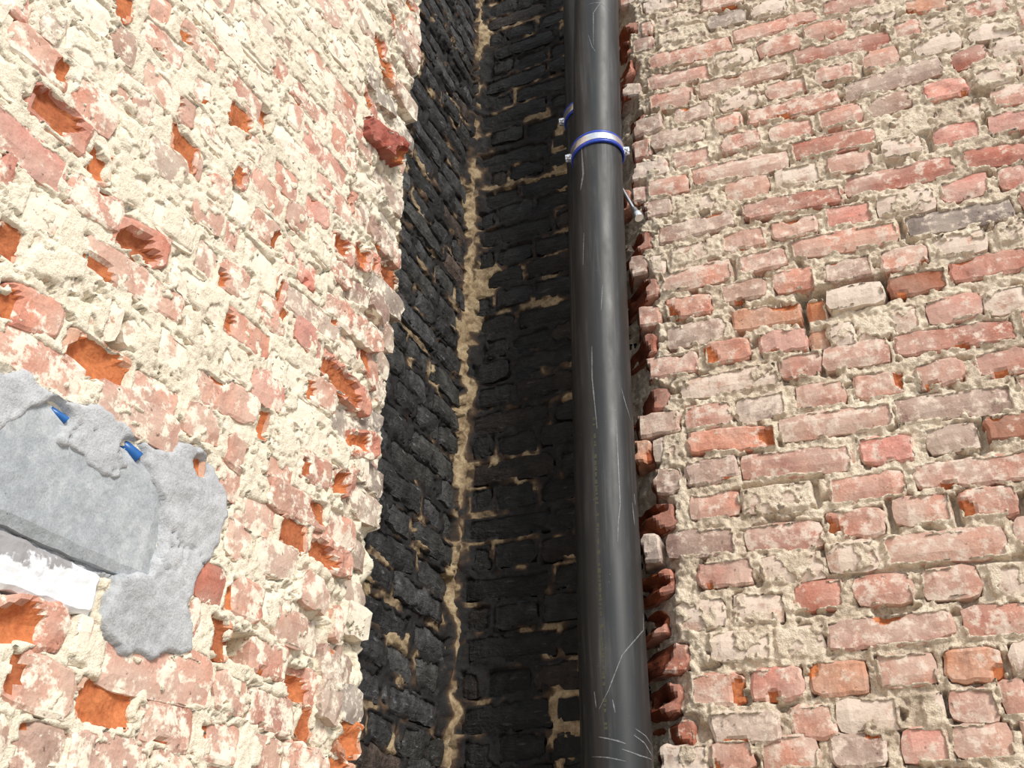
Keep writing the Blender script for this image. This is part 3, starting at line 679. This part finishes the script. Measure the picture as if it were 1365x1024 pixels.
def slab_part(name, u0, u1, v0, v1, w, depth, mat, seed, rough=0.6, parent=WALL_LEFT, chips=(), slope=0.0, color=None):
    me = brick_shape(name, LEFT, u1 - u0, v1 - v0, depth, seed, slope, chips, fine=True, rough=rough, round_=0.003)
    o = link(name, me, mat, parent, tuple(float(q) for q in LEFT.pt((u0 + u1) / 2, (v0 + v1) / 2, w)))
    if color: o.color = color
    return o
lt = slab_part('lintel', 0.26, 0.838, 0.366, 0.512, 0.001, 0.07, [M_CONCRETE, M_CONCRETE], 411, 0.5)
lt['label'] = 'smooth grey concrete lintel set in the wall'

def painted_material():
    mt, nt, b = new_mat('flaking_white_paint')
    v, oi = coords(nt, False)
    sep = N(nt, 'ShaderNodeSeparateXYZ'); L(nt, v, sep.inputs[0])
    n1 = noise(nt, v, 38, 5, 0.65)
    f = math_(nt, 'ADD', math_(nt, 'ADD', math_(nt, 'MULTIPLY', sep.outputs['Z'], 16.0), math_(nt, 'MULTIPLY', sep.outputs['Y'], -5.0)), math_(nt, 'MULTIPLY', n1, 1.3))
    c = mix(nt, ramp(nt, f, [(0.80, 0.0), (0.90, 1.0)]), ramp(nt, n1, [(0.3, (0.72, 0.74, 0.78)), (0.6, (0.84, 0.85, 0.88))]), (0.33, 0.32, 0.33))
    L(nt, c, b.inputs['Base Color']); b.inputs['Roughness'].default_value = 0.7
    bump(nt, b, n1, 0.4, 0.003)
    return mt
wb = slab_part('painted_block', 0.585, 0.768, 0.309, 0.361, -0.002, 0.06, [painted_material(), M_FRESH], 421, 0.9)
wb['label'] = 'white painted block under the lintel'

# ---- soot-blackened chase in the corner
def chase(name, frame, u0, u1, corner_u, sgn, seed, blobs, bricks_from, bricks_to, tone, mat):
    us = np.arange(u0, u1, 0.004); vs = np.arange(0.05, 2.80, 0.004)
    U, V = np.meshgrid(us, vs, indexing='ij')
    h = -0.003 + (fbm(U * 40, V * 40, seed, 4) - 0.5) * 0.016
    joint = np.ones_like(U)
    dist = np.abs(U - corner_u)
    listed = []
    rr = random.Random(seed)
    for ri, z in enumerate([2774, 2708, 2642, 2576, 2510, 2444, 2378, 2312, 2246, 2180] + ROWS + [220, 158, 95]):
        x = bricks_from + rr.choice([0.0, 0.012, 0.03]); first = True
        while x < bricks_to - 0.03:
            w = rr.choice([0.092, 0.092, 0.19]) if ri % 2 else rr.choice([0.19, 0.092, 0.19])
            if first and ri % 2: w = rr.choice([0.045, 0.06, 0.092])
            first = False
            x1 = min(x + w, bricks_to)
            zz = z / 1000 + rr.uniform(-0.003, 0.003)
            if x1 - x > 0.03: listed.append([x, x1, zz + rr.uniform(-0.003, 0.003), zz + rr.uniform(-0.003, 0.003), 'G'])
            x = x1 + 0.011
    wf = []
    for k, e in enumerate(listed):
        w = rr.uniform(-0.006, 0.006); wf.append(w)
        bed(h, us, vs, e, w, 0.12, seed + 100 + k * 7, lap=0.007, lump=0.005)
        vm = (e[2] + e[3]) / 2
        i0, i1 = np.searchsorted(us, [e[0], e[1]]); j0, j1 = np.searchsorted(vs, [vm - 0.026, vm + 0.026]); joint[i0:i1, j0:j1] = 0
    fil = sstep(0.045, 0.0, dist + (fbm(U * 30, V * 30, seed + 4, 3) - 0.5) * 0.035)
    h = h + fil * (0.014 + 0.008 * fbm(U * 50, V * 50, seed + 6, 3))
    tan = sstep(0.040, 0.010, dist + 0.006 + (fbm(U * 14, V * 9, seed + 8, 4) - 0.5) * 0.13)
    tan = np.maximum(tan, 0.72 * sstep(0.62, 0.76, fbm(U * 12, V * 14, seed + 9, 4)))
    tan = np.maximum(tan, joint * 0.62 * sstep(0.545, 0.70, fbm(U * 18, V * 18, seed + 19, 4)))
    for (bu, bv, ru, rv) in blobs:
        tan = np.maximum(tan, sstep(1.25, 0.7, np.hypot((U - bu) / ru, (V - bv) / rv) + (fbm(U * 35, V * 35, seed + 10, 3) - 0.5) * 0.9))
    o = wall_surface(name, frame, us, vs, h, M_SOOT_MORTAR, 1 - tan)
    for k, e in enumerate(listed):
        seedk = seed * 10 + k * 13
        bu, bv = (e[0] + e[1]) / 2, (e[2] + e[3]) / 2
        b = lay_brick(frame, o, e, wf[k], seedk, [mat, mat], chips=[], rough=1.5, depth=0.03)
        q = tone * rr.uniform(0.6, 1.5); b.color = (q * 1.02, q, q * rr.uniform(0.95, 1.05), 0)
        if rr.random() < 0.12: b.color = (q * 1.6, q * 1.15, q * 0.95, 0)
    return o
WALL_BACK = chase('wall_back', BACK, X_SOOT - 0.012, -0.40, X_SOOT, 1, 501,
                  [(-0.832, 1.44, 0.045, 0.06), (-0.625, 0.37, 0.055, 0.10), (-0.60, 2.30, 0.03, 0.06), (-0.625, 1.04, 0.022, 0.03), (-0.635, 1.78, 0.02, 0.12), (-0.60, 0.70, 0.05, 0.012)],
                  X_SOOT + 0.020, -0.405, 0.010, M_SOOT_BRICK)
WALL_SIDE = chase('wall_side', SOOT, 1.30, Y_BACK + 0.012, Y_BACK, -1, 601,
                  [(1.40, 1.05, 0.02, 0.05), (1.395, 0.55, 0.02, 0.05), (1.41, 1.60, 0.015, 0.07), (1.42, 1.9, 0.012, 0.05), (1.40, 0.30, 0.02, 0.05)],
                  1.372, Y_BACK - 0.018, 0.046, M_SOOT_SHEEN)  # side face gets a raised tone, painting in its grey sheen

# ------------------------------------------------------------------ things
def thing(name, label, cat, loc, group=None):
    o = bpy.data.objects.new(name, None); COL.objects.link(o); o.location = loc; o.empty_display_size = 0.05
    o['label'] = label; o['category'] = cat
    if group: o['group'] = group
    return o

def ring_mesh(name, profile, n=64, rot=None):
    """profile (r, z) swept round the z axis"""
    k = len(profile); a = np.linspace(0, 2 * math.pi, n, endpoint=False)
    co = np.array([[(r * math.cos(t), r * math.sin(t), z) for (r, z) in profile] for t in a]).reshape(-1, 3)
    q = []
    for i in range(n):
        for j in range(k):
            q.append((i * k + j, ((i + 1) % n) * k + j, ((i + 1) % n) * k + (j + 1) % k, i * k + (j + 1) % k))
    return mesh_np(name, co, q)

def rod_mesh(name, p0, p1, r, n=24, rings=None, hexa=False):
    """closed round (or hexagonal) bar from p0 to p1; rings = [(position 0..1, radius factor)]"""
    p0, p1 = Vector(p0), Vector(p1); ax = (p1 - p0); ln = ax.length; rotm = ax.to_track_quat('Z', 'Y').to_matrix()
    n = 6 if hexa else n
    rings = rings or [(0, 0.82), (0.06, 1), (0.94, 1), (1, 0.82)]
    co = []
    for f, k in rings:
        for i in range(n):
            t = 2 * math.pi * i / n
            co.append(p0 + rotm @ Vector((r * k * math.cos(t), r * k * math.sin(t), ln * f)))
    q = [(a * n + i, a * n + (i + 1) % n, (a + 1) * n + (i + 1) % n, (a + 1) * n + i) for a in range(len(rings) - 1) for i in range(n)]
    co += [p0, p1]; c0 = len(co) - 2; top = (len(rings) - 1) * n
    me = bpy.data.meshes.new(name)
    me.from_pydata([tuple(c) for c in co], [], q + [(c0, (i + 1) % n, i) for i in range(n)] + [(c0 + 1, top + i, top + (i + 1) % n) for i in range(n)])
    me.update()
    if not hexa:
        for p in me.polygons[:len(q)]: p.use_smooth = True
    return me

def main_axis(z):                              # the front pipe bows slightly; z above eye height
    zz = max(z, 0.30)
    return Vector((0.01282844 * zz * zz - 0.01002944 * zz - 0.493105, -0.01981655 * zz + 1.57888, z + EYE))

PIPE_R = 0.055
def tube(name, axis, zs, r_out, r_in, mat, parent, base, n=72):
    co, q = [], []
    for z in zs:
        c = axis(z) - Vector(base)
        for i in range(n):
            t = 2 * math.pi * i / n
            co.append((c.x + r_out * math.cos(t), c.y + r_out * math.sin(t), c.z))
    for a in range(len(zs) - 1):
        for i in range(n): q.append((a * n + i, a * n + (i + 1) % n, (a + 1) * n + (i + 1) % n, (a + 1) * n + i))
    m0 = len(co); top = (len(zs) - 1) * n
    for z in zs:
        c = axis(z) - Vector(base)
        for i in range(n):
            t = 2 * math.pi * i / n
            co.append((c.x + r_in * math.cos(t), c.y + r_in * math.sin(t), c.z))
    for i in range(n):
        j = (i + 1) % n
        q.append((i, m0 + i, m0 + j, j)); q.append((top + j, m0 + top + j, m0 + top + i, top + i))
        for a in range(len(zs) - 1): q.append((m0 + a * n + j, m0 + a * n + i, m0 + (a + 1) * n + i, m0 + (a + 1) * n + j))
    return link(name, mesh_np(name, co, q), mat, parent)

base = tuple(main_axis(-EYE))
PIPE = thing('drain_pipe', 'long black scratched plastic drain pipe standing in front of the sooty corner chase', 'pipe', base)
tube('pipe_body', main_axis, list(np.linspace(-EYE, 0.2, 6)) + list(np.linspace(0.3, 2.6, 40)), PIPE_R, PIPE_R - 0.005, M_PIPE, PIPE, base)
VIEW_R, VIEW_T = Vector((0.954, 0.298, 0)), Vector((0.298, -0.954, 0))

def on_pipe(z, f, r=PIPE_R + 0.0004):
    f = max(-0.985, min(0.985, f))
    return main_axis(z) + r * (f * VIEW_R + math.sqrt(1 - f * f) * VIEW_T)

def scratch(pts, width, mat, name='scratch'):
    P = []
    for k in range(len(pts) - 1):
        for s_ in range(6): P.append(tuple(pts[k][i] + (pts[k + 1][i] - pts[k][i]) * s_ / 6 for i in range(2)))
    P.append(pts[-1])
    co, q = [], []
    for k, (z, f) in enumerate(P):
        a = P[min(k + 1, len(P) - 1)]; b = P[max(k - 1, 0)]
        tx, tz = (a[1] - b[1]) * PIPE_R, a[0] - b[0]; l = math.hypot(tx, tz) or 1
        wd = width * (0.25 + 0.75 * math.sin(math.pi * (k + 0.5) / len(P))) * (0.7 + 0.6 * RNG.random())
        nz, nf = tx / l * wd / 2, -tz / l * wd / 2 / PIPE_R
        for sg in (1, -1): co.append(tuple(on_pipe(z + nz * sg, f + nf * sg) - Vector(base)))
        if k: q.append((2 * k - 2, 2 * k - 1, 2 * k + 1, 2 * k))
    o = link(name, mesh_np(name, co, q), mat, PIPE); return o

M_SCRATCH = plain_material('scuffed_plastic', (0.16, 0.17, 0.18), 0.6, 0, 0.5, 300, 0)
M_PRINT = plain_material('faded_print', (0.05, 0.05, 0.028), 0.6, 0, 0.4, 300, 0)
for pts, wd in (([(0.862, 0.40), (0.80, 0.41), (0.69, 0.41), (0.655, 0.32), (0.62, 0.28)], 0.0018),
                ([(0.505, 0.95), (0.475, 0.93), (0.455, 0.68), (0.425, 0.24), (0.37, -0.2), (0.342, -0.5)], 0.0016),
                ([(0.300, -0.55), (0.292, 0.0), (0.288, 0.22)], 0.0020), ([(0.302, 0.45), (0.292, 0.75), (0.276, 0.95)], 0.0018),
                ([(0.312, 0.50), (0.303, 0.80), (0.292, 0.96)], 0.0015), ([(0.280, 0.10), (0.272, 0.60), (0.270, 0.94)], 0.0018),
                ([(0.272, -0.75), (0.268, -0.30), (0.262, 0.20)], 0.0016),
                ([(1.985, -0.33), (1.985, 0.23), (1.965, 0.63)], 0.0016), ([(1.99, 0.25), (1.95, -0.10), (1.84, -0.10)], 0.0018),
                ([(1.88, -0.32), (1.838, -0.16), (1.82, -0.02)], 0.0014), ([(1.55, -0.62), (1.46, -0.55), (1.42, -0.66)], 0.0040),
                ([(1.30, -0.55), (1.22, -0.60)], 0.0020), ([(1.16, 0.10), (1.10, 0.02)], 0.0016), ([(1.02, -0.34), (0.95, -0.36), (0.84, -0.24)], 0.0022),
                ([(0.93, 0.62), (0.90, 0.74), (0.87, 0.90)], 0.0014), ([(0.37, -0.62), (0.345, -0.58)], 0.0018), ([(0.355, -0.10), (0.335, -0.04)], 0.0018),
                ([(0.70, 0.80), (0.66, 0.84)], 0.0014), ([(0.72, 0.88), (0.70, 0.90)], 0.0014)):
    scratch(pts, wd, M_SCRATCH)
co, q = [], []
z = 0.31
while z < 0.86:
    d = RNG.uniform(0.003, 0.010); wd = RNG.uniform(0.03, 0.06); f0 = -0.33
    if RNG.random() < 0.8:
        n = len(co)
        for (zz, ff) in ((z, f0 - wd), (z, f0 + wd), (z + d, f0 + wd), (z + d, f0 - wd)): co.append(tuple(on_pipe(zz, ff) - Vector(base)))
        q.append((n, n + 1, n + 2, n + 3))
    z += d + RNG.uniform(0.001, 0.006)
pr = link('printed_line', mesh_np('printed_line', co, q, smooth=False), M_PRINT, PIPE); pr['kind'] = 'stuff'

def rear_axis(z): return Vector((-0.5385, 1.662, z + EYE))
base2 = tuple(rear_axis(-EYE))
PIPE2 = thing('drain_pipe', 'second black pipe half hidden behind the scratched front pipe', 'pipe', base2)
REAR_R = 0.050
tube('pipe_body', rear_axis, list(np.linspace(-EYE, 2.6, 30)), REAR_R, REAR_R - 0.005, M_PIPE, PIPE2, base2)

M_BLUE = plain_material('blue_rubber', (0.018, 0.055, 0.42), 0.38, 0, 0.2, 60, 0.1)
M_STEEL = plain_material('zinc_plated_steel', (0.74, 0.76, 0.80), 0.30, 0.95, 0.12, 80, 0.15)

def clamp(label, centre, r, tilt, stud_to):
    t = thing('pipe_clamp', label, 'clamp', tuple(centre), 'blue lined pipe clamps')
    rot = Matrix.Rotation(tilt, 3, VIEW_T)
    def put(name, me, mat):
        me.transform(rot.to_4x4()); return link(name, me, mat, t)
    hh = 0.017
    put('rubber_liner', ring_mesh('rubber_liner', [(r + 0.0003, -hh), (r + 0.004, -hh), (r + 0.0055, -hh + 0.002), (r + 0.0055, -0.0105), (r + 0.0035, -0.0095), (r + 0.0035, 0.0095),
                                                   (r + 0.0055, 0.0105), (r + 0.0055, hh - 0.002), (r + 0.004, hh), (r + 0.0003, hh)]), M_BLUE)
    put('steel_band', ring_mesh('steel_band', [(r + 0.0036, -0.0092), (r + 0.0058, -0.0092), (r + 0.0062, -0.008), (r + 0.0062, 0.008), (r + 0.0058, 0.0092), (r + 0.0036, 0.0092)]), M_STEEL)
    for sg in (-1, 1):
        c = sg * VIEW_R * (r + 0.0090)
        me = bpy.data.meshes.new('lug')
        co, q = [], []
        for off in (-0.0045, 0.0045):           # two ears with the gap between them
            n = len(co); a = VIEW_R * sg; b = VIEW_T; up = Vector((0, 0, 1))
            for dx in (-0.006, 0.008):
                for dy in (-0.0013, 0.0013):
                    for dz in (-0.0085, 0.0085): co.append(tuple(c + a * dx + b * (dy + off) + up * dz * (1 if dx < 0 else 0.75)))
            q += [(n, n + 1, n + 3, n + 2), (n + 4, n + 6, n + 7, n + 5), (n, n + 4, n + 5, n + 1), (n + 2, n + 3, n + 7, n + 6), (n, n + 2, n + 6, n + 4), (n + 1, n + 5, n + 7, n + 3)]
        me.from_pydata(co, [], q); me.update()
        lug = put('lug', me, M_STEEL)
        cc = c + VIEW_R * sg * 0.002
        put('bolt', rod_mesh('bolt', cc - VIEW_T * 0.011, cc + VIEW_T * 0.0075, 0.0026, 16), M_STEEL)
        put('bolt_head', rod_mesh('bolt_head', cc + VIEW_T * 0.0060, cc + VIEW_T * 0.0098, 0.0048, hexa=True, rings=[(0, 1), (0.7, 1), (1, 0.8)]), M_STEEL)
    back = Vector((0, 1, 0)) * (r + 0.005)
    put('boss', rod_mesh('boss', back, back + Vector((0, 0.016, 0)), 0.0085, hexa=True, rings=[(0, 1), (1, 1)]), M_STEEL)
    put('stud', rod_mesh('stud', back + Vector((0, 0.008, 0)), Vector((0, stud_to - centre[1], 0)), 0.0045, 20), M_STEEL)
    return t
zc = 1.555
clamp('blue lined steel clamp around the scratched front pipe', main_axis(zc), PIPE_R, math.radians(5), Y_BACK + 0.01)
clamp('blue lined clamp on the rear pipe, mostly hidden by the front pipe', rear_axis(1.80), REAR_R, math.radians(5), Y_BACK + 0.01)

# loose hanger rod beside the pipe
R0, R1 = Vector((-0.4420, 1.600, 1.4905 + EYE)), Vector((-0.4040, 1.588, 1.3815 + EYE))
ROD = thing('hanger_rod', 'thin zinc-plated hanger rod with a thick end poking out beside the front pipe', 'rod', tuple(R0))
link('rod_shaft', rod_mesh('rod_shaft', Vector((0, 0, 0)), (R1 - R0) * 0.86, 0.0036, 20), M_STEEL, ROD)
link('end_sleeve', rod_mesh('end_sleeve', (R1 - R0) * 0.72, (R1 - R0) * 1.04, 0.0105, 28, rings=[(0, 0.45), (0.12, 0.62), (0.45, 0.66), (0.55, 0.95), (0.62, 1), (0.97, 1), (1, 0.9)]), M_STEEL, ROD)

# blue plastic in the cement
M_BLUEP = plain_material('blue_plastic', (0.012, 0.11, 0.36), 0.35, 0, 0.2, 60, 0.1)
def sleeve(label, u, v, ln, r, ang):
    p = LEFT.pt(u, v, -0.0085 if r > 0.006 else -0.004); t = thing('plastic_sleeve', label, 'sleeve', tuple(float(x) for x in p), 'blue plastic ends in the grey render')
    d = Vector((0.45, math.cos(ang), math.sin(ang))).normalized()
    link('sleeve_wall', rod_mesh('sleeve_wall', -d * ln / 2, d * ln / 2, r, 20, rings=[(0, 0.7), (0.05, 1), (0.5, 1.03), (0.97, 1.0), (1, 0.97), (1.0, 0.78), (0.7, 0.74)]), M_BLUEP, t)
    return t
sleeve('blue plastic sleeve end in the dark gap above the lintel', 0.768, 0.516, 0.030, 0.0075, math.radians(-28))
sleeve('small blue plastic scrap at the upper left of the grey render', 0.656, 0.506, 0.022, 0.0045, math.radians(-20))
